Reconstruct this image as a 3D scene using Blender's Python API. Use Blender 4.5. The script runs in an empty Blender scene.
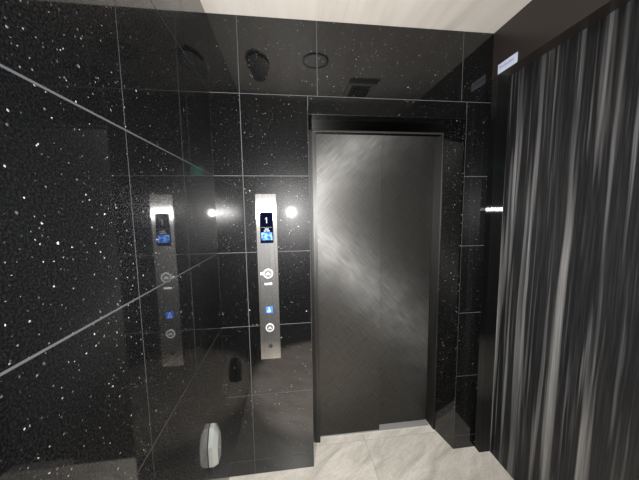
import bpy, bmesh, math, random
from mathutils import Vector, Matrix
random.seed(7)
S = 1.5                                   # metres per unit of the survey (camera to back wall = 1 unit)
scn = bpy.context.scene
COL = scn.collection

# ------------------------------------------------------------------ helpers
def MAT(name):
    m = bpy.data.materials.new(name); m.use_nodes = True
    nt = m.node_tree; nt.nodes.clear()
    out = nt.nodes.new('ShaderNodeOutputMaterial')
    return m, nt, out
class NT:
    def __init__(s, nt): s.nt = nt
    def n(s, t, **kw):
        nd = s.nt.nodes.new(t)
        for k, v in kw.items():
            if k.startswith('i_'): s.set(nd.inputs[k[2:].replace('_', ' ')], v)
            else: setattr(nd, k, v)
        return nd
    def set(s, sock, v):
        if isinstance(v, bpy.types.NodeSocket): s.nt.links.new(v, sock)
        else: sock.default_value = v
    def math(s, op, a, b=0.0, c=0.0, clamp=False):
        nd = s.nt.nodes.new('ShaderNodeMath'); nd.operation = op; nd.use_clamp = clamp
        for i, v in enumerate((a, b, c)): s.set(nd.inputs[i], v)
        return nd.outputs[0]
    def mix(s, f, a, b):
        nd = s.nt.nodes.new('ShaderNodeMix'); nd.data_type = 'RGBA'
        s.set(nd.inputs[0], f); s.set(nd.inputs[6], a); s.set(nd.inputs[7], b)
        return nd.outputs[2]
    def ramp(s, f, stops):
        nd = s.nt.nodes.new('ShaderNodeValToRGB'); e = nd.color_ramp.elements
        while len(e) < len(stops): e.new(0.5)
        for el, (p, c) in zip(e, stops):
            el.position = p; el.color = c if len(c) == 4 else (*c, 1)
        s.set(nd.inputs[0], f); return nd.outputs[0]
    def coords(s, scale=(1, 1, 1), rot=(0, 0, 0), loc=(0, 0, 0)):
        tc = s.nt.nodes.new('ShaderNodeTexCoord'); mp = s.nt.nodes.new('ShaderNodeMapping')
        mp.inputs['Scale'].default_value = scale; mp.inputs['Rotation'].default_value = rot
        mp.inputs['Location'].default_value = loc
        s.nt.links.new(tc.outputs['Object'], mp.inputs[0]); return mp.outputs[0]

def principled(name, color, rough=0.5, metal=0.0, **kw):
    m, nt, out = MAT(name); b = nt.nodes.new('ShaderNodeBsdfPrincipled')
    b.inputs['Base Color'].default_value = (*color, 1); b.inputs['Roughness'].default_value = rough
    b.inputs['Metallic'].default_value = metal
    for k, v in kw.items(): b.inputs[k.replace('_', ' ')].default_value = v
    nt.links.new(b.outputs[0], out.inputs[0]); return m
def emission(name, color, strength):
    m, nt, out = MAT(name); e = nt.nodes.new('ShaderNodeEmission')
    e.inputs[0].default_value = (*color, 1); e.inputs[1].default_value = strength
    nt.links.new(e.outputs[0], out.inputs[0]); return m

# ------------------------------------------------------------------ materials
def granite():
    m, nt, out = MAT('black_galaxy_granite'); g = NT(nt)
    b = nt.nodes.new('ShaderNodeBsdfPrincipled')
    co = g.coords()
    # crystalline grain
    nz = g.n('ShaderNodeTexNoise', i_Vector=co, i_Scale=230.0, i_Detail=4.0, i_Roughness=0.65)
    nz2 = g.n('ShaderNodeTexNoise', i_Vector=co, i_Scale=6.0, i_Detail=2.0)
    grain = g.ramp(nz.outputs[0], [(0.38, (0.0016,)*3), (0.56, (0.0025, 0.0027, 0.0030)), (0.75, (0.0042, 0.0042, 0.0044))])
    # bright mica flecks, two sizes, clustered
    def flecks(scale, keep, rad, jit):
        w = g.n('ShaderNodeTexNoise', i_Vector=co, i_Scale=scale*3, i_Detail=1.0)
        off = g.n('ShaderNodeVectorMath', operation='MULTIPLY_ADD')
        g.set(off.inputs[0], w.outputs['Color']); off.inputs[1].default_value = (jit,)*3; g.set(off.inputs[2], co)
        v = g.n('ShaderNodeTexVoronoi', i_Vector=off.outputs[0], i_Scale=scale)
        sep = g.n('ShaderNodeSeparateColor'); nt.links.new(v.outputs['Color'], sep.inputs[0])
        kp = g.math('SUBTRACT', keep, g.math('MULTIPLY', g.math('SUBTRACT', nz2.outputs[0], 0.5), 0.35))
        on = g.math('GREATER_THAN', sep.outputs[0], kp)
        r = g.math('MULTIPLY', g.math('ADD', sep.outputs[1], 0.35), rad)
        ins = g.math('LESS_THAN', v.outputs['Distance'], r)
        lum = g.math('MULTIPLY', g.math('POWER', sep.outputs[2], 3.0), 0.62)
        return g.math('MULTIPLY', g.math('MULTIPLY', on, ins), g.math('ADD', lum, 0.05)), sep
    f1, s1 = flecks(80.0, 0.84, 0.22, 0.004)
    f2, s2 = flecks(150.0, 0.82, 0.26, 0.002)
    tint = g.mix(s1.outputs[1], (0.64, 0.66, 0.68, 1), (0.64, 0.61, 0.54, 1))
    fl = g.math('MAXIMUM', f1, g.math('MULTIPLY', f2, 0.6), clamp=True)
    colr = g.mix(fl, grain, tint)
    nt.links.new(colr, b.inputs['Base Color'])
    # rough crystalline lobe under the polish
    g.set(b.inputs['Roughness'], g.ramp(nz.outputs[0], [(0.35, (0.27,)*3), (0.7, (0.42,)*3)]))
    g.set(b.inputs['Specular IOR Level'], g.ramp(nz.outputs[0], [(0.44, (0.0,)*3), (0.68, (0.34,)*3)]))
    b.inputs['Coat Weight'].default_value = 1.0; b.inputs['Coat Roughness'].default_value = 0.035
    b.inputs['Coat IOR'].default_value = 1.54
    nt.links.new(b.outputs[0], out.inputs[0]); return m

def brushed_cross():
    """cross-hatched vibration finish on the lift doors: two families of scratches at +-45 degrees"""
    m, nt, out = MAT('cross_hatched_steel'); g = NT(nt)
    sh = []
    for sgn in (1, -1):
        def turned(sc, off=0.0):                # turn first, then stretch along the scratches
            mp = nt.nodes.new('ShaderNodeMapping'); mp.inputs['Scale'].default_value = sc; mp.inputs['Location'].default_value = (off, 0, off)
            nt.links.new(g.coords(rot=(0, sgn*math.pi/4, 0)), mp.inputs[0]); return mp.outputs[0]
        co = turned((170, 1, 8))
        nz = g.n('ShaderNodeTexNoise', i_Vector=co, i_Scale=1.0, i_Detail=3.0)
        co2 = turned((60, 1, 5), 3.0)
        nzb = g.n('ShaderNodeTexNoise', i_Vector=co2, i_Scale=1.0, i_Detail=2.0)
        a = g.n('ShaderNodeBsdfAnisotropic', distribution='MULTI_GGX')
        g.set(a.inputs['Color'], g.ramp(nz.outputs[0], [(0.34, (0.050, 0.050, 0.0495)), (0.66, (0.098, 0.096, 0.092))]))
        g.set(a.inputs['Roughness'], g.math('ADD', 0.43, g.math('MULTIPLY', nzb.outputs[0], 0.08)))
        a.inputs['Anisotropy'].default_value = 0.55
        tv = g.n('ShaderNodeCombineXYZ'); tv.inputs[0].default_value = 0.7071; tv.inputs[2].default_value = sgn*0.7071
        nt.links.new(tv.outputs[0], a.inputs['Tangent'])
        sh.append(a)
    pat = g.n('ShaderNodeTexNoise', i_Vector=g.coords(scale=(9, 9, 9)), i_Scale=1.0, i_Detail=3.0)
    mx = nt.nodes.new('ShaderNodeMixShader')
    g.set(mx.inputs[0], g.ramp(pat.outputs[0], [(0.35, (0.42,)*3), (0.65, (0.58,)*3)]))
    nt.links.new(sh[0].outputs[0], mx.inputs[1]); nt.links.new(sh[1].outputs[0], mx.inputs[2])
    iso = g.n('ShaderNodeBsdfAnisotropic', distribution='MULTI_GGX'); iso.inputs['Color'].default_value = (0.11, 0.106, 0.10, 1)
    iso.inputs['Roughness'].default_value = 0.48; iso.inputs['Anisotropy'].default_value = 0.0
    m2 = nt.nodes.new('ShaderNodeMixShader'); m2.inputs[0].default_value = 0.22
    nt.links.new(mx.outputs[0], m2.inputs[1]); nt.links.new(iso.outputs[0], m2.inputs[2])
    nt.links.new(m2.outputs[0], out.inputs[0]); return m

def brushed(name, lo, hi, rough, aniso, grain_axis='Z', scale=240, tangent=(0, 0, 1), broad=0.0):
    m, nt, out = MAT(name); g = NT(nt)
    sc = {'Z': (scale, scale, 3), 'X': (3, scale, scale), 'Y': (scale, 3, scale)}[grain_axis]
    nz = g.n('ShaderNodeTexNoise', i_Vector=g.coords(scale=sc), i_Scale=1.0, i_Detail=3.0)
    a = g.n('ShaderNodeBsdfAnisotropic', distribution='MULTI_GGX')
    g.set(a.inputs['Color'], g.ramp(nz.outputs[0], [(0.3, lo), (0.7, hi)]))
    a.inputs['Roughness'].default_value = rough; a.inputs['Anisotropy'].default_value = aniso
    tv = g.n('ShaderNodeCombineXYZ')
    for i in range(3): tv.inputs[i].default_value = tangent[i]
    nt.links.new(tv.outputs[0], a.inputs['Tangent'])
    iso = g.n('ShaderNodeBsdfAnisotropic', distribution='MULTI_GGX')
    nt.links.new(a.inputs['Color'].links[0].from_socket, iso.inputs['Color']); iso.inputs['Roughness'].default_value = 0.55
    iso.inputs['Anisotropy'].default_value = 0.0
    mx = nt.nodes.new('ShaderNodeMixShader'); mx.inputs[0].default_value = broad
    nt.links.new(a.outputs[0], mx.inputs[1]); nt.links.new(iso.outputs[0], mx.inputs[2])
    nt.links.new(mx.outputs[0], out.inputs[0]); return m

def striped_laminate():
    m, nt, out = MAT('striped_charcoal_laminate'); g = NT(nt)
    b = nt.nodes.new('ShaderNodeBsdfPrincipled')
    wob = g.n('ShaderNodeTexNoise', i_Vector=g.coords(scale=(1, 2.0, 1.3)), i_Scale=1.0, i_Detail=2.0)
    tc = g.coords()
    sep = g.n('ShaderNodeSeparateXYZ'); nt.links.new(tc, sep.inputs[0])
    # grain coordinate along the wall, leaning slightly and wandering with height
    y = g.math('ADD', sep.outputs[1], g.math('MULTIPLY', wob.outputs[0], 0.022))
    y = g.math('ADD', y, g.math('MULTIPLY', sep.outputs[2], 0.012))
    def band(sy, sz, off, det=2.0):
        c = g.n('ShaderNodeCombineXYZ'); g.set(c.inputs[1], g.math('MULTIPLY', y, sy)); g.set(c.inputs[2], g.math('MULTIPLY', sep.outputs[2], sz))
        c.inputs[0].default_value = off
        return g.n('ShaderNodeTexNoise', i_Vector=c.outputs[0], i_Scale=1.0, i_Detail=det, i_Roughness=0.6).outputs[0]
    wide = band(16, 0.45, 3.3); fine = band(48, 0.9, 9.1); hair = band(170, 4.0, 1.7, 4.0); broad = band(7, 0.3, 5.0, 1.0)
    s1 = g.ramp(wide, [(0.52, (0, 0, 0)), (0.60, (0.6,)*3), (0.68, (1, 1, 1))])
    s2 = g.ramp(fine, [(0.56, (0, 0, 0)), (0.72, (1, 1, 1))])
    st = g.math('ADD', g.math('MULTIPLY', s1, 0.75), g.math('MULTIPLY', s2, 0.42), clamp=True)
    st = g.math('MULTIPLY', st, g.math('ADD', 0.15, g.math('MULTIPLY', hair, 1.7)), clamp=True)
    base = g.ramp(broad, [(0.35, (0.006, 0.0065, 0.008)), (0.65, (0.013, 0.013, 0.0135))])
    base = g.mix(g.math('MULTIPLY', g.math('SUBTRACT', hair, 0.45, clamp=True), 1.6, clamp=True), base, (0.045, 0.045, 0.047, 1))
    colr = g.mix(st, base, (0.20, 0.197, 0.195, 1))
    nt.links.new(colr, b.inputs['Base Color'])
    b.inputs['Roughness'].default_value = 0.42; b.inputs['Specular IOR Level'].default_value = 0.22
    nt.links.new(b.outputs[0], out.inputs[0]); return m

def floor_mat():
    m, nt, out = MAT('beige_stone_tile'); g = NT(nt)
    b = nt.nodes.new('ShaderNodeBsdfPrincipled'); tc = g.coords()
    sep = g.n('ShaderNodeSeparateXYZ'); nt.links.new(tc, sep.inputs[0])
    def joint(c, off, period, w):
        t = g.math('DIVIDE', g.math('SUBTRACT', c, off), period)
        f = g.math('ABSOLUTE', g.math('SUBTRACT', t, g.math('ROUND', t)))
        return g.math('LESS_THAN', f, w/period), g.math('FLOOR', t)
    jx, ix = joint(sep.outputs[0], 0.59*S, 0.9, 0.0011)
    jy, iy = joint(sep.outputs[1], 0.0975*S, 0.9, 0.0011)
    seed = g.math('ADD', g.math('MULTIPLY', ix, 3.71), g.math('MULTIPLY', iy, 7.13))
    vec = g.n('ShaderNodeCombineXYZ')
    u = g.math('ADD', sep.outputs[0], g.math('MULTIPLY', sep.outputs[1], 0.75)); v = g.math('SUBTRACT', sep.outputs[1], g.math('MULTIPLY', sep.outputs[0], 0.75))
    g.set(vec.inputs[0], g.math('MULTIPLY', u, 2.2)); g.set(vec.inputs[1], g.math('MULTIPLY', v, 7.0)); g.set(vec.inputs[2], seed)
    n1 = g.n('ShaderNodeTexNoise', i_Vector=vec.outputs[0], i_Scale=1.0, i_Detail=6.0, i_Roughness=0.6, i_Distortion=0.8)
    n2 = g.n('ShaderNodeTexNoise', i_Vector=vec.outputs[0], i_Scale=2.3, i_Detail=8.0, i_Roughness=0.7, i_Distortion=1.8)
    n3 = g.n('ShaderNodeTexNoise', i_Vector=tc, i_Scale=60.0, i_Detail=3.0)
    c = g.ramp(n1.outputs[0], [(0.30, (0.44, 0.405, 0.35)), (0.46, (0.63, 0.59, 0.52)), (0.60, (0.76, 0.71, 0.635)), (0.75, (0.81, 0.77, 0.70))])
    vein = g.ramp(g.math('ABSOLUTE', g.math('SUBTRACT', n2.outputs[0], 0.52)), [(0.0, (1, 1, 1)), (0.025, (0.25,)*3), (0.06, (0, 0, 0))])
    c = g.mix(g.math('MULTIPLY', vein, 0.32), c, (0.36, 0.30, 0.25, 1))
    c = g.mix(g.math('MULTIPLY', g.math('SUBTRACT', n3.outputs[0], 0.45, clamp=True), 0.5), c, (0.42, 0.40, 0.37, 1))
    c = g.mix(g.math('MULTIPLY', g.math('MAXIMUM', jx, jy), 0.7), c, (0.22, 0.18, 0.14, 1))
    nt.links.new(c, b.inputs['Base Color']); b.inputs['Roughness'].default_value = 0.34
    nt.links.new(b.outputs[0], out.inputs[0]); return m

def ceiling_mat():
    m, nt, out = MAT('pale_wood_ceiling'); g = NT(nt)
    b = nt.nodes.new('ShaderNodeBsdfPrincipled'); tc = g.coords()
    sep = g.n('ShaderNodeSeparateXYZ'); nt.links.new(tc, sep.inputs[0])
    n1 = g.n('ShaderNodeTexNoise', i_Vector=g.coords(scale=(9, 1.1, 1)), i_Scale=1.0, i_Detail=4.0, i_Distortion=0.5)
    n2 = g.n('ShaderNodeTexNoise', i_Vector=g.coords(scale=(70, 3, 1)), i_Scale=1.0, i_Detail=3.0)
    c = g.ramp(n1.outputs[0], [(0.30, (0.50, 0.455, 0.405)), (0.5, (0.60, 0.56, 0.51)), (0.70, (0.65, 0.615, 0.57))])
    c = g.mix(g.math('MULTIPLY', n2.outputs[0], 0.18), c, (0.42, 0.37, 0.32, 1))
    t = g.math('DIVIDE', g.math('SUBTRACT', sep.outputs[0], 0.158*S), 0.9)
    f = g.math('ABSOLUTE', g.math('SUBTRACT', t, g.math('ROUND', t)))
    c = g.mix(g.math('MULTIPLY', g.math('LESS_THAN', f, 0.0022), 0.0), c, (0.06, 0.05, 0.04, 1))
    nt.links.new(c, b.inputs['Base Color']); b.inputs['Roughness'].default_value = 0.55
    b.inputs['Specular IOR Level'].default_value = 0.3
    nt.links.new(b.outputs[0], out.inputs[0]); return m

def screen_picture():
    m, nt, out = MAT('screen_picture'); g = NT(nt)
    nz = g.n('ShaderNodeTexNoise', i_Vector=g.coords(), i_Scale=60.0, i_Detail=2.0)
    e = nt.nodes.new('ShaderNodeEmission')
    g.set(e.inputs[0], g.ramp(nz.outputs[0], [(0.38, (0.02, 0.07, 0.30)), (0.5, (0.07, 0.20, 0.62)), (0.62, (0.22, 0.40, 0.85))]))
    e.inputs[1].default_value = 4.5
    nt.links.new(e.outputs[0], out.inputs[0]); return m

M = dict(
    granite=granite(), grout_left=principled('dark_grey_grout', (0.026, 0.0275, 0.031), 0.8), grout=principled('grey_grout', (0.06, 0.062, 0.066), 0.8),
    door=brushed_cross(),
    plate=brushed('brushed_plate', (0.34, 0.335, 0.33), (0.50, 0.495, 0.485), 0.24, 0.80, 'Z', 300, (0, 0, 1), 0.16),
    head=brushed('dark_brushed_head', (0.04, 0.04, 0.039), (0.07, 0.07, 0.068), 0.30, 0.6, 'X', 300, (1, 0, 0)),
    frame=brushed('brushed_frame', (0.05, 0.05, 0.049), (0.085, 0.084, 0.082), 0.52, 0.3, 'Z', 300, (0, 0, 1)),
    post=brushed('black_brushed_post', (0.045, 0.046, 0.048), (0.075, 0.076, 0.078), 0.31, 0.98, 'Z', 300, (0, 0, 1), 0.3),
    header=principled('dark_brown_header', (0.021, 0.0165, 0.015), 0.32, 0.0, Coat_Weight=0.0),
    stripe=striped_laminate(), floor=floor_mat(), ceil=ceiling_mat(),
    alu=principled('pale_aluminium', (0.62, 0.61, 0.60), 0.42, 0.6),
    rear=principled('dark_rear_wall', (0.012, 0.012, 0.013), 0.6),
    glass=principled('black_screen_glass', (0.004, 0.004, 0.008), 0.06),
    white_e=emission('screen_white', (0.85, 0.9, 1.0), 1.3), pic=screen_picture(),
    navy_e=emission('screen_navy', (0.006, 0.008, 0.028), 1.0),
    dark=principled('black_plastic', (0.012, 0.012, 0.012), 0.4),
    btn=principled('button_face', (0.12, 0.12, 0.12), 0.45, 0.5),
    ring=principled('pale_button_ring', (0.50, 0.51, 0.52), 0.5),
    ink=principled('pale_print', (0.70, 0.71, 0.72), 0.6),
    blue=principled('blue_sticker', (0.02, 0.13, 0.62), 0.5),
    box=principled('off_white_plastic', (0.21, 0.22, 0.208), 0.42),
    label=principled('pale_blue_label', (0.52, 0.57, 0.70), 0.5),
    label_ink=principled('label_ink', (0.30, 0.34, 0.48), 0.6),
    green=emission('green_sign_light', (0.08, 0.75, 0.50), 5.0),
    grille=principled('vent_plastic', (0.42, 0.41, 0.39), 0.5),
)

# ------------------------------------------------------------------ mesh helpers
def obj(name, bm, mats, parent=None, kind=None, smooth=False, loc=None):
    me = bpy.data.meshes.new(name); bmesh.ops.recalc_face_normals(bm, faces=bm.faces[:])
    if smooth:
        for f in bm.faces: f.smooth = True
    bm.to_mesh(me); bm.free()
    for m in (mats if isinstance(mats, (list, tuple)) else [mats]): me.materials.append(m)
    o = bpy.data.objects.new(name, me); COL.objects.link(o)
    if parent: o.parent = parent
    if kind: o['kind'] = kind
    if loc: o.location = loc
    return o
def tag(o, label, cat, group=None):
    o['label'] = label; o['category'] = cat
    if group: o['group'] = group
    return o
def thing(name, label, cat, loc, group=None, kind=None):
    o = bpy.data.objects.new(name, None); COL.objects.link(o); o.location = loc
    o.empty_display_size = 0.05
    if kind: o['kind'] = kind
    return tag(o, label, cat, group)
def box(bm, lo, hi, mi=0, bevel=0.0, mat=None):
    c = [(a+b)/2 for a, b in zip(lo, hi)]; s = [abs(b-a) for a, b in zip(lo, hi)]
    r = bmesh.ops.create_cube(bm, size=1.0, matrix=Matrix.Translation(c) @ Matrix.Diagonal((*s, 1)))
    vs = r['verts']
    if mat is not None: bmesh.ops.transform(bm, matrix=mat, verts=vs)
    fs = {f for v in vs for f in v.link_faces}
    for f in fs: f.material_index = mi
    if bevel:
        es = list({e for v in vs for e in v.link_edges})
        rb = bmesh.ops.bevel(bm, geom=es, offset=bevel, segments=2, affect='EDGES', profile=0.7)
        for f in rb['faces']: f.material_index = mi
    return vs
def prism(bm, pts, axis, a, b, mi=0):
    """polygon pts (2-D, the two other axes in order) extruded along axis from a to b"""
    def P(p, t):
        q = list(p); q.insert(axis, t); return bm.verts.new(q)
    A = [P(p, a) for p in pts]; B = [P(p, b) for p in pts]; n = len(pts)
    fs = [bm.faces.new(A), bm.faces.new(B[::-1])]
    for i in range(n): fs.append(bm.faces.new((A[i], A[(i+1) % n], B[(i+1) % n], B[i])))
    for f in fs: f.material_index = mi
    return A+B
def disc(bm, c, r, depth, axis=1, seg=40, r2=None, mi=0):
    """solid cylinder or (with r2) ring whose axis is Y (axis=1) or Z (axis=2), front at c, going depth along the axis"""
    def P(rr, k, t):
        a = 2*math.pi*k/seg; u, v = rr*math.cos(a), rr*math.sin(a)
        return (c[0]+u, c[1]+t, c[2]+v) if axis == 1 else (c[0]+u, c[1]+v, c[2]+t)
    o0 = [bm.verts.new(P(r, k, 0)) for k in range(seg)]; o1 = [bm.verts.new(P(r, k, depth)) for k in range(seg)]
    if r2:
        i0 = [bm.verts.new(P(r2, k, 0)) for k in range(seg)]; i1 = [bm.verts.new(P(r2, k, depth)) for k in range(seg)]
    for k in range(seg):
        j = (k+1) % seg; bm.faces.new((o0[k], o0[j], o1[j], o1[k]))
        if r2:
            bm.faces.new((i0[k], i1[k], i1[j], i0[j])); bm.faces.new((o0[k], i0[k], i0[j], o0[j])); bm.faces.new((o1[k], o1[j], i1[j], i1[k]))
    if not r2: bm.faces.new(o0); bm.faces.new(o1[::-1])
B_ = bmesh.new

# ------------------------------------------------------------------ survey numbers (unit = S metres)
H = 1.7346; XR = 1.0665; XP = 1.117; REAR = -1.45
ZJ = [0.0, 0.0619, 0.3428, 0.6258, 0.9124, 1.1935, 1.4788, H]
OX0, OX1, OZ = 0.342, 0.966, 1.4156            # opening at the wall face
IX0, IX1, IZ = 0.366, 0.941, 1.4353            # opening at the steel frame
YF = 0.112
G = 0.0017                                     # half joint, metres
TT = 0.010                                     # tile thickness

def tile(bm, axis, a0, a1, z0, z1):
    """one polished slab; axis 1 = on the back wall (a = x), axis 0 = on the left wall (a = y)"""
    tx, tz = random.gauss(0, 0.0006), random.gauss(0, 0.0006)
    if axis == 1:
        lo = (a0*S+(G if a0 else 0), 0, z0*S+G); hi = (a1*S-G, TT, z1*S-G)
    else:
        lo = (-TT, a0*S+G, z0*S+G*1.4); hi = (0, a1*S-(G if a1 else G*0.6), z1*S-G*1.4)
    c = Vector([(p+q)/2 for p, q in zip(lo, hi)])
    R = Matrix.Rotation(tz, 4, 'Z') @ (Matrix.Rotation(tx, 4, 'X') if axis == 1 else Matrix.Rotation(tx, 4, 'Y'))
    box(bm, lo, hi, 0, 0.0, Matrix.Translation(c) @ R @ Matrix.Translation(-c))

# back wall ---------------------------------------------------------------
bm = B_()
for i in range(6):
    z0, z1 = ZJ[i], ZJ[i+1]
    tile(bm, 1, 0.0, 0.1013, z0, z1); tile(bm, 1, 0.1013, OX0, z0, z1)
    tile(bm, 1, OX1, XR+0.02, z0, z1)
for a, b in ((0, 0.1013), (0.1013, 0.3777), (0.3777, 0.942), (0.942, XR+0.02)): tile(bm, 1, a, b, ZJ[6], H)
tile(bm, 1, OX0, OX1, OZ, ZJ[6])
bk = 0.0006
box(bm, (-0.1, bk, 0), (OX0*S-0.0005, YF*S-0.001, H*S), 1)
box(bm, (OX1*S+0.0005, bk, 0), (1.25*S, YF*S-0.001, H*S), 1)
box(bm, (OX0*S-0.0005, bk, (OZ+0.02)*S+0.012), (OX1*S+0.0005, YF*S-0.001, H*S), 1)
obj('wall_back', bm, [M['granite'], M['grout']], kind='structure')
# left wall
bm = B_()
YJ = [0.0, -0.23, -0.519, -0.808, -1.097, REAR]
for j in range(5):
    for i in range(7): tile(bm, 0, YJ[j+1], YJ[j], ZJ[i], ZJ[i+1])
box(bm, (-0.1, REAR*S, 0), (-bk, -0.0005, H*S), 1)
obj('wall_left', bm, [M['granite'], M['grout_left']], kind='structure')
# splayed polished reveal round the lift opening
sc = lambda pts: [(x*S, y*S) for x, y in pts]
bm = B_(); prism(bm, sc([(OX0, 0.0004), (IX0, YF), (OX0, YF)]), 2, 0, IZ*S)
obj('trim_1', bm, M['granite'], kind='structure')
bm = B_(); prism(bm, sc([(OX1, 0.0004), (OX1, YF), (IX1, YF)]), 2, 0, IZ*S)
obj('trim_2', bm, M['granite'], kind='structure')
bm = B_(); prism(bm, sc([(0.0075, OZ+0.0012), (YF-0.001, IZ), (YF-0.001, IZ+0.008), (0.0075, IZ+0.006)]), 0, OX0*S+0.001, OX1*S-0.001)
obj('trim_3', bm, M['granite'], kind='structure')

# floor, ceiling, rear wall ------------------------------------------------
bm = B_(); box(bm, (-0.1, REAR*S-0.1, -0.08), (1.25*S, 0.22*S, 0))
obj('floor', bm, M['floor'], kind='structure')
bm = B_(); box(bm, (-0.1, REAR*S-0.1, H*S), (1.25*S, YF*S, H*S+0.1))
obj('ceiling', bm, M['ceil'], kind='structure')
bm = B_(); box(bm, (-0.1, REAR*S-0.1, 0), (1.25*S, REAR*S, H*S))
obj('wall_rear', bm, M['rear'], kind='structure')
# right side: striped leaf wall, dark header, brushed black post
HB = 1.5675
bm = B_(); box(bm, (XP*S, REAR*S, 0), (1.25*S, 0, HB*S+0.05))
obj('wall_right', bm, M['stripe'], kind='structure')
bm = B_(); box(bm, (XR*S, REAR*S, HB*S), (XP*S, -0.0005, H*S))
obj('trim_4', bm, M['header'], kind='structure')
bm = B_(); box(bm, (1.0672*S, -0.031*S, 0), (XP*S-0.0005, -0.0005, HB*S), 0, 0.0015)
obj('trim_5', bm, M['post'], kind='structure')

# lift door -----------------------------------------------------------------
d = bpy.data.objects.new('door_1', None); COL.objects.link(d); d.location = (0.655*S, 0.142*S, 0); d['kind'] = 'structure'
dl = Vector(d.location)
def dobj(name, bm, mat, parent=d):
    bmesh.ops.translate(bm, vec=-dl, verts=bm.verts[:]); return obj(name, bm, mat, parent)
bm = B_(); box(bm, (0.3845*S, 0.142*S, 0.006), (0.675*S, 0.168*S, 1.405*S), 0, 0.0015); dobj('door_panel', bm, M['door'])
bm = B_(); box(bm, (0.655*S, 0.1715*S, 0.006), (0.930*S, 0.197*S, 1.405*S), 0, 0.0015); dobj('door_panel', bm, M['door'])
bm = B_(); box(bm, (IX0*S, YF*S, 0), (0.3830*S, 0.2*S, 1.3865*S), 0, 0.001); dobj('door_jamb', bm, M['frame'])
bm = B_(); prism(bm, sc([(IX1, YF), (0.9355, YF), (0.9305, 0.2), (IX1, 0.2)]), 2, 0, 1.3865*S); dobj('door_jamb', bm, M['frame'])
bm = B_(); box(bm, (IX0*S, YF*S, 1.3868*S), (IX1*S, 0.1405*S, IZ*S))
fr = dobj('door_head', bm, M['head'])
bm = B_(); box(bm, (IX0*S, (YF-0.003)*S, 1.3868*S), (IX1*S, YF*S-0.0003, 1.3945*S), 0, 0.001); dobj('head_lip', bm, M['frame'], fr)
bm = B_(); box(bm, (0.3835*S, 0.1375*S, 0.0003), (0.930*S, 0.2*S, 0.0045), 0, 0.001)
for y in (0.150, 0.184): box(bm, (0.3835*S, y*S, 0.0045), (0.930*S, (y+0.004)*S, 0.0049))
dobj('door_sill', bm, M['alu'])

# call station ---------------------------------------------------------------
PX0, PX1, PZ0, PZ1 = 0.1430, 0.2184, 0.4935, 1.128
pcx = (PX0+PX1)/2*S
cs = thing('elevator_call_station', 'tall narrow brushed steel lift call plate with lit screen and round up buttons', 'call panel', (pcx, -0.0005, PZ0*S))
base = Vector(cs.location)
def cobj(name, bm, mat, parent=cs, label=None, **k):
    bmesh.ops.translate(bm, vec=-base, verts=bm.verts[:]); o = obj(name, bm, mat, parent, **k)
    if label: o['label'] = label
    return o
F = -0.0125                                  # front of the plate
bm = B_(); box(bm, (PX0*S, F, PZ0*S), (PX1*S, -0.0005, PZ1*S), 0, 0.002); cobj('face_plate', bm, M['plate'])
dx0, dx1, dz0, dz1 = 0.1567*S, 0.2043*S, 0.9465*S, 1.0618*S
bm = B_(); box(bm, (dx0, F-0.0012, dz0), (dx1, F-0.0001, dz1), 0, 0.0005)
disp = cobj('display', bm, M['glass'], label='black glass screen, lit')
E0 = F-0.0013; E1 = F-0.0018
w = dx1-dx0; h = dz1-dz0; X = lambda t: dx0+t*w; Z = lambda t: dz0+t*h
bm = B_(); box(bm, (X(0.04), E0-0.0002, Z(0.36)), (X(0.96), E0, Z(0.97))); cobj('screen_background', bm, M['navy_e'], disp)
bm = B_()                                     # floor number 1
prism(bm, [(X(0.48), Z(0.64)), (X(0.56), Z(0.64)), (X(0.56), Z(0.83)), (X(0.50), Z(0.83)), (X(0.41), Z(0.79)), (X(0.41), Z(0.76)), (X(0.48), Z(0.785))], 1, E1, E0-0.0003)
cobj('floor_number', bm, M['white_e'], disp)
bm = B_()
for k in range(7): box(bm, (X(0.08+k*0.125), E1, Z(0.505)), (X(0.08+k*0.125+0.08), E0-0.0003, Z(0.515)))
for a, b_, z0, z1 in ((0.36, 0.66, 0.435, 0.475), (0.28, 0.46, 0.375, 0.415), (0.49, 0.74, 0.375, 0.415)): box(bm, (X(a), E1, Z(z0)), (X(b_), E0-0.0003, Z(z1)))
cobj('screen_text', bm, M['white_e'], disp)
bm = B_(); box(bm, (X(0.09), E1, Z(0.10)), (X(0.91), E0, Z(0.345))); cobj('screen_picture', bm, M['pic'], disp)
def button(z, x, r, label):
    bm = B_(); disc(bm, (x, F-0.004, z), r*0.80, 0.0039); bt = cobj('call_button', bm, M['btn'], label=label)
    bm = B_(); disc(bm, (x, F-0.005, z), r, 0.0049, r2=r*0.81); cobj('button_ring', bm, M['ring'], bt)
    bm = B_(); a = r*0.5                        # up arrow head
    prism(bm, [(x-a, z-a*0.45), (x-a*0.62, z-a*0.72), (x, z-a*0.08), (x+a*0.62, z-a*0.72), (x+a, z-a*0.45), (x, z+a*0.62)], 1, F-0.0046, F-0.004)
    cobj('up_arrow', bm, M['ring'], bt)
    return bt
bx = 0.1805*S
button(0.8314*S, bx, 0.027, 'upper round button with thick pale ring')
button(0.6199*S, bx, 0.0235, 'lower round button with up arrow')
bm = B_(); box(bm, (bx-0.043, F-0.0016, 0.8314*S-0.008), (bx-0.0285, F-0.0001, 0.8314*S+0.008), 0, 0.0006); cobj('tactile_tab', bm, M['ring'])
bm = B_()
for k in range(4): box(bm, (bx-0.021+k*0.0108, F-0.0005, 0.7915*S-0.0055), (bx-0.021+k*0.0108+0.0085, F-0.0001, 0.7915*S+0.0055))
cobj('printed_caption', bm, M['ink'])
zb = 0.690*S; s = 0.0185
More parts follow.
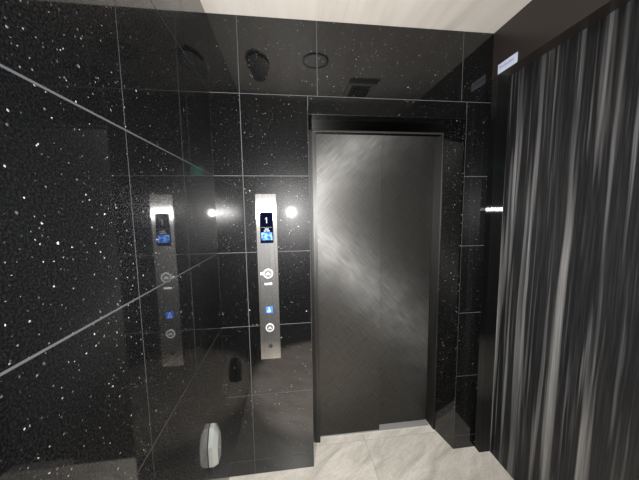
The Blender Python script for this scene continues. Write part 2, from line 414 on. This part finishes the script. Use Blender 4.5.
bm = B_(); box(bm, (bx-s, F-0.0007, zb-s), (bx+s, F-0.0001, zb+s)); st = cobj('accessibility_sticker', bm, M['blue'], label='small blue square sticker')
bm = B_()                                      # wheelchair pictogram
disc(bm, (bx-0.001, F-0.0012, zb+0.0125), 0.0028, 0.0004, seg=16)
disc(bm, (bx-0.002, F-0.0012, zb-0.006), 0.0085, 0.0004, seg=24, r2=0.0065)
box(bm, (bx-0.0022, F-0.0012, zb-0.003), (bx+0.0004, F-0.0008, zb+0.009)); box(bm, (bx-0.001, F-0.0012, zb-0.004), (bx+0.007, F-0.0008, zb-0.0018))
box(bm, (bx+0.0055, F-0.0012, zb-0.012), (bx+0.0078, F-0.0008, zb-0.003)); box(bm, (bx-0.001, F-0.0012, zb+0.0025), (bx+0.006, F-0.0008, zb+0.0045))
cobj('wheelchair_symbol', bm, M['ink'], st)
zk = 0.5455*S
bm = B_(); disc(bm, (bx+0.001, F-0.003, zk), 0.0115, 0.0029, seg=24)
kl = cobj('key_switch', bm, M['dark'], label='black key switch')
bm = B_(); box(bm, (bx-0.0006, F-0.0034, zk+0.001), (bx+0.0026, F-0.0030, zk+0.015)); cobj('key_slot', bm, M['dark'], kl)

# small off-white box low on the left wall, straddling the joint nearest the corner --------------
bo = thing('wall_box', 'small pale grey plastic box with cut corners low on the left granite wall', 'wall box', (0.0, -0.205*S, 0.262*S))
bb = Vector(bo.location)
yn, yf = -0.232, -0.170
prof = [(yn, 0.284), (yn, 0.350), (-0.210, 0.394), (-0.192, 0.398), (yf, 0.378), (yf, 0.325), (-0.184, 0.284)]
pc = (-0.204, 0.332)
bm = B_()
loops = []
for x, k, up in ((0.0008, 1.0, 0.0), (0.014, 1.0, 0.0), (0.027, 0.66, -0.006)):
    loops.append([bm.verts.new((x*S, (pc[0]+(y-pc[0])*k)*S, (max(0.284, pc[1]+(z-pc[1])*(k if z > pc[1] else 1.0)+up))*S)) for y, z in prof])
for A, Bq in zip(loops, loops[1:]):
    for i in range(len(prof)):
        j = (i+1) % len(prof); bm.faces.new((A[i], A[j], Bq[j], Bq[i]))
bm.faces.new(loops[0]); bm.faces.new(loops[-1][::-1])
bmesh.ops.bevel(bm, geom=bm.edges[:], offset=0.003, segments=3, affect='EDGES', profile=0.7)
bmesh.ops.translate(bm, vec=-bb, verts=bm.verts[:]); obj('housing', bm, M['box'], bo)
bm = B_(); disc(bm, (0, 0, 0), 0.004, 0.0012, axis=2, seg=16)
bmesh.ops.transform(bm, matrix=Matrix.Translation(Vector((0.0272*S, -0.204*S, 0.325*S))-bb) @ Matrix.Rotation(math.pi/2, 4, 'Y'), verts=bm.verts[:])
obj('screw', bm, M['alu'], bo)

# pale sticker at the corner end of the dark header ------------------------------
lb = thing('header_sticker', 'pale blue sticker on the dark header above the post at the corner', 'sign', (XR*S, -0.073*S, 1.585*S))
lv = Vector(lb.location)
bm = B_(); box(bm, (XR*S-0.004, -0.116*S, 1.5685*S), (XR*S-0.0003, -0.0315*S, 1.602*S), 0, 0.001)
bmesh.ops.translate(bm, vec=-lv, verts=bm.verts[:]); obj('label_plate', bm, M['label'], lb)
bm = B_()
for k in range(9):
    y0 = -0.040-k*0.0072
    box(bm, (XR*S-0.0046, (y0-0.0054)*S, 1.5825*S), (XR*S-0.0041, y0*S, (1.5905+0.003*(k % 3 == 0))*S))
bmesh.ops.translate(bm, vec=-lv, verts=bm.verts[:]); obj('printed_line', bm, M['label_ink'], lb)

# things on the ceiling over the camera, seen mirrored in the granite ------------
cv = thing('ceiling_vent', 'square pale ceiling vent with dark grille, mirrored in the granite above the lift door', 'vent', (0.665*S, -0.49*S, H*S-0.0005))
bm = B_(); ow, ol = 0.075*S, 0.10*S
for lo, hi in (((-ow, -ol), (ow, -ol+0.03)), ((-ow, ol-0.03), (ow, ol)), ((-ow, -ol+0.03), (-ow+0.03, ol-0.03)), ((ow-0.03, -ol+0.03), (ow, ol-0.03))): box(bm, (*lo, -0.03), (*hi, 0))
obj('vent_frame', bm, M['grille'], cv)
bm = B_(); box(bm, (-ow+0.0305, -ol+0.0305, -0.012), (ow-0.0305, ol-0.0305, -0.001))
for k in range(9): box(bm, (-ow+0.0305, -ol+0.04+k*0.026, -0.022), (ow-0.0305, -ol+0.046+k*0.026, -0.0121))
obj('grille', bm, M['dark'], cv)
bm = B_(); disc(bm, (0, 0, -0.006), 0.058*S, 0.0055, axis=2, r2=0.050*S)
ol_ = thing('ceiling_downlight', 'round unlit ceiling downlight with dark rim, mirrored in the granite above the door corner', 'light', (0.40*S, -0.245*S, H*S-0.0005))
obj('rim', bm, M['dark'], ol_)
bm = B_(); disc(bm, (0, 0, -0.003), 0.0498*S, 0.0025, axis=2); obj('lens', bm, M['grille'], ol_)
bm = B_()
pts = []
for k in range(36):
    a = 2*math.pi*k/36; rr = 1+0.10*math.sin(3*a+0.6)+0.05*math.sin(5*a)
    pts.append((0.046*S*rr*math.cos(a), 0.115*S*rr*math.sin(a)))
prism(bm, pts, 2, -0.02, 0)
tag(obj('ceiling_cover', bm, M['dark'], loc=(0.143*S, -0.31*S, H*S-0.0005)), 'dark oval cover on the pale ceiling, mirrored in the granite above the call plate', 'cover')

# green lit sign on the wall behind the camera -----------------------------------
sg = thing('exit_sign', 'small green lit sign high on the dark rear wall, mirrored at the lift door edge', 'sign', (0.505*S, REAR*S+0.0005, 1.39*S))
bm = B_(); box(bm, (-0.055*S, 0, 0), (0.055*S, 0.03, 0.09*S), 0, 0.003); obj('sign_case', bm, M['dark'], sg)
bm = B_(); box(bm, (-0.050*S, 0.0302, 0.006*S), (0.050*S, 0.032, 0.084*S)); obj('lit_face', bm, M['green'], sg)

# ------------------------------------------------------------------ lights: the phone's flash beside the lens
L = bpy.data.lights.new('phone_flash', 'AREA'); L.energy = 59; L.color = (1.0, 0.985, 0.965)
L.shape = 'DISK'; L.size = 0.035; L.spread = math.radians(140)
lo = bpy.data.objects.new('phone_flash', L); COL.objects.link(lo)
lo.location = (0.2868*S, -1.0*S, 1.0687*S)

# added spot without a fixture, brightens the floor mirrored in the granite
D2 = bpy.data.lights.new('added_floor_spot', 'SPOT'); D2.energy = 680; D2.color = (1.0, 0.95, 0.89)
D2.shadow_soft_size = 0.03; D2.spot_size = math.radians(33); D2.spot_blend = 0.35
d2 = bpy.data.objects.new('added_floor_spot', D2); COL.objects.link(d2); d2.location = (0.46*S, -0.75*S, H*S-0.03)
d2.rotation_euler = (Vector((0.46*S, -0.62*S, 0))-Vector(d2.location)).to_track_quat('-Z', 'Y').to_euler()
# ------------------------------------------------------------------ world, camera
wd = bpy.data.worlds.new('world'); scn.world = wd; wd.use_nodes = True
wd.node_tree.nodes['Background'].inputs[0].default_value = (0.02, 0.02, 0.02, 1)
yaw, pitch, roll, f = 0.1170, -0.0994, -0.0139, 263.34
cy, sy, cp, sp = math.cos(yaw), math.sin(yaw), math.cos(pitch), math.sin(pitch)
fw = Vector((sy*cp, cy*cp, sp)); r0 = Vector((cy, -sy, 0)); u0 = r0.cross(fw)
rt = math.cos(roll)*r0+math.sin(roll)*u0; up = -math.sin(roll)*r0+math.cos(roll)*u0
cam = bpy.data.cameras.new('camera'); co = bpy.data.objects.new('camera', cam); COL.objects.link(co)
cam.sensor_fit = 'HORIZONTAL'; cam.sensor_width = 36; cam.lens = f/639*36; cam.clip_start = 0.02
mw = Matrix((rt, up, -fw)).transposed().to_4x4(); mw.translation = Vector((0.2606*S, -S, 1.0527*S))
co.matrix_world = mw
scn.camera = co
lo.rotation_euler = mw.to_euler()

scn.view_settings.view_transform = 'Standard'; scn.view_settings.look = 'None'
scn.view_settings.gamma = 1.0; scn.view_settings.use_curve_mapping = False; scn.view_settings.exposure = 0.0
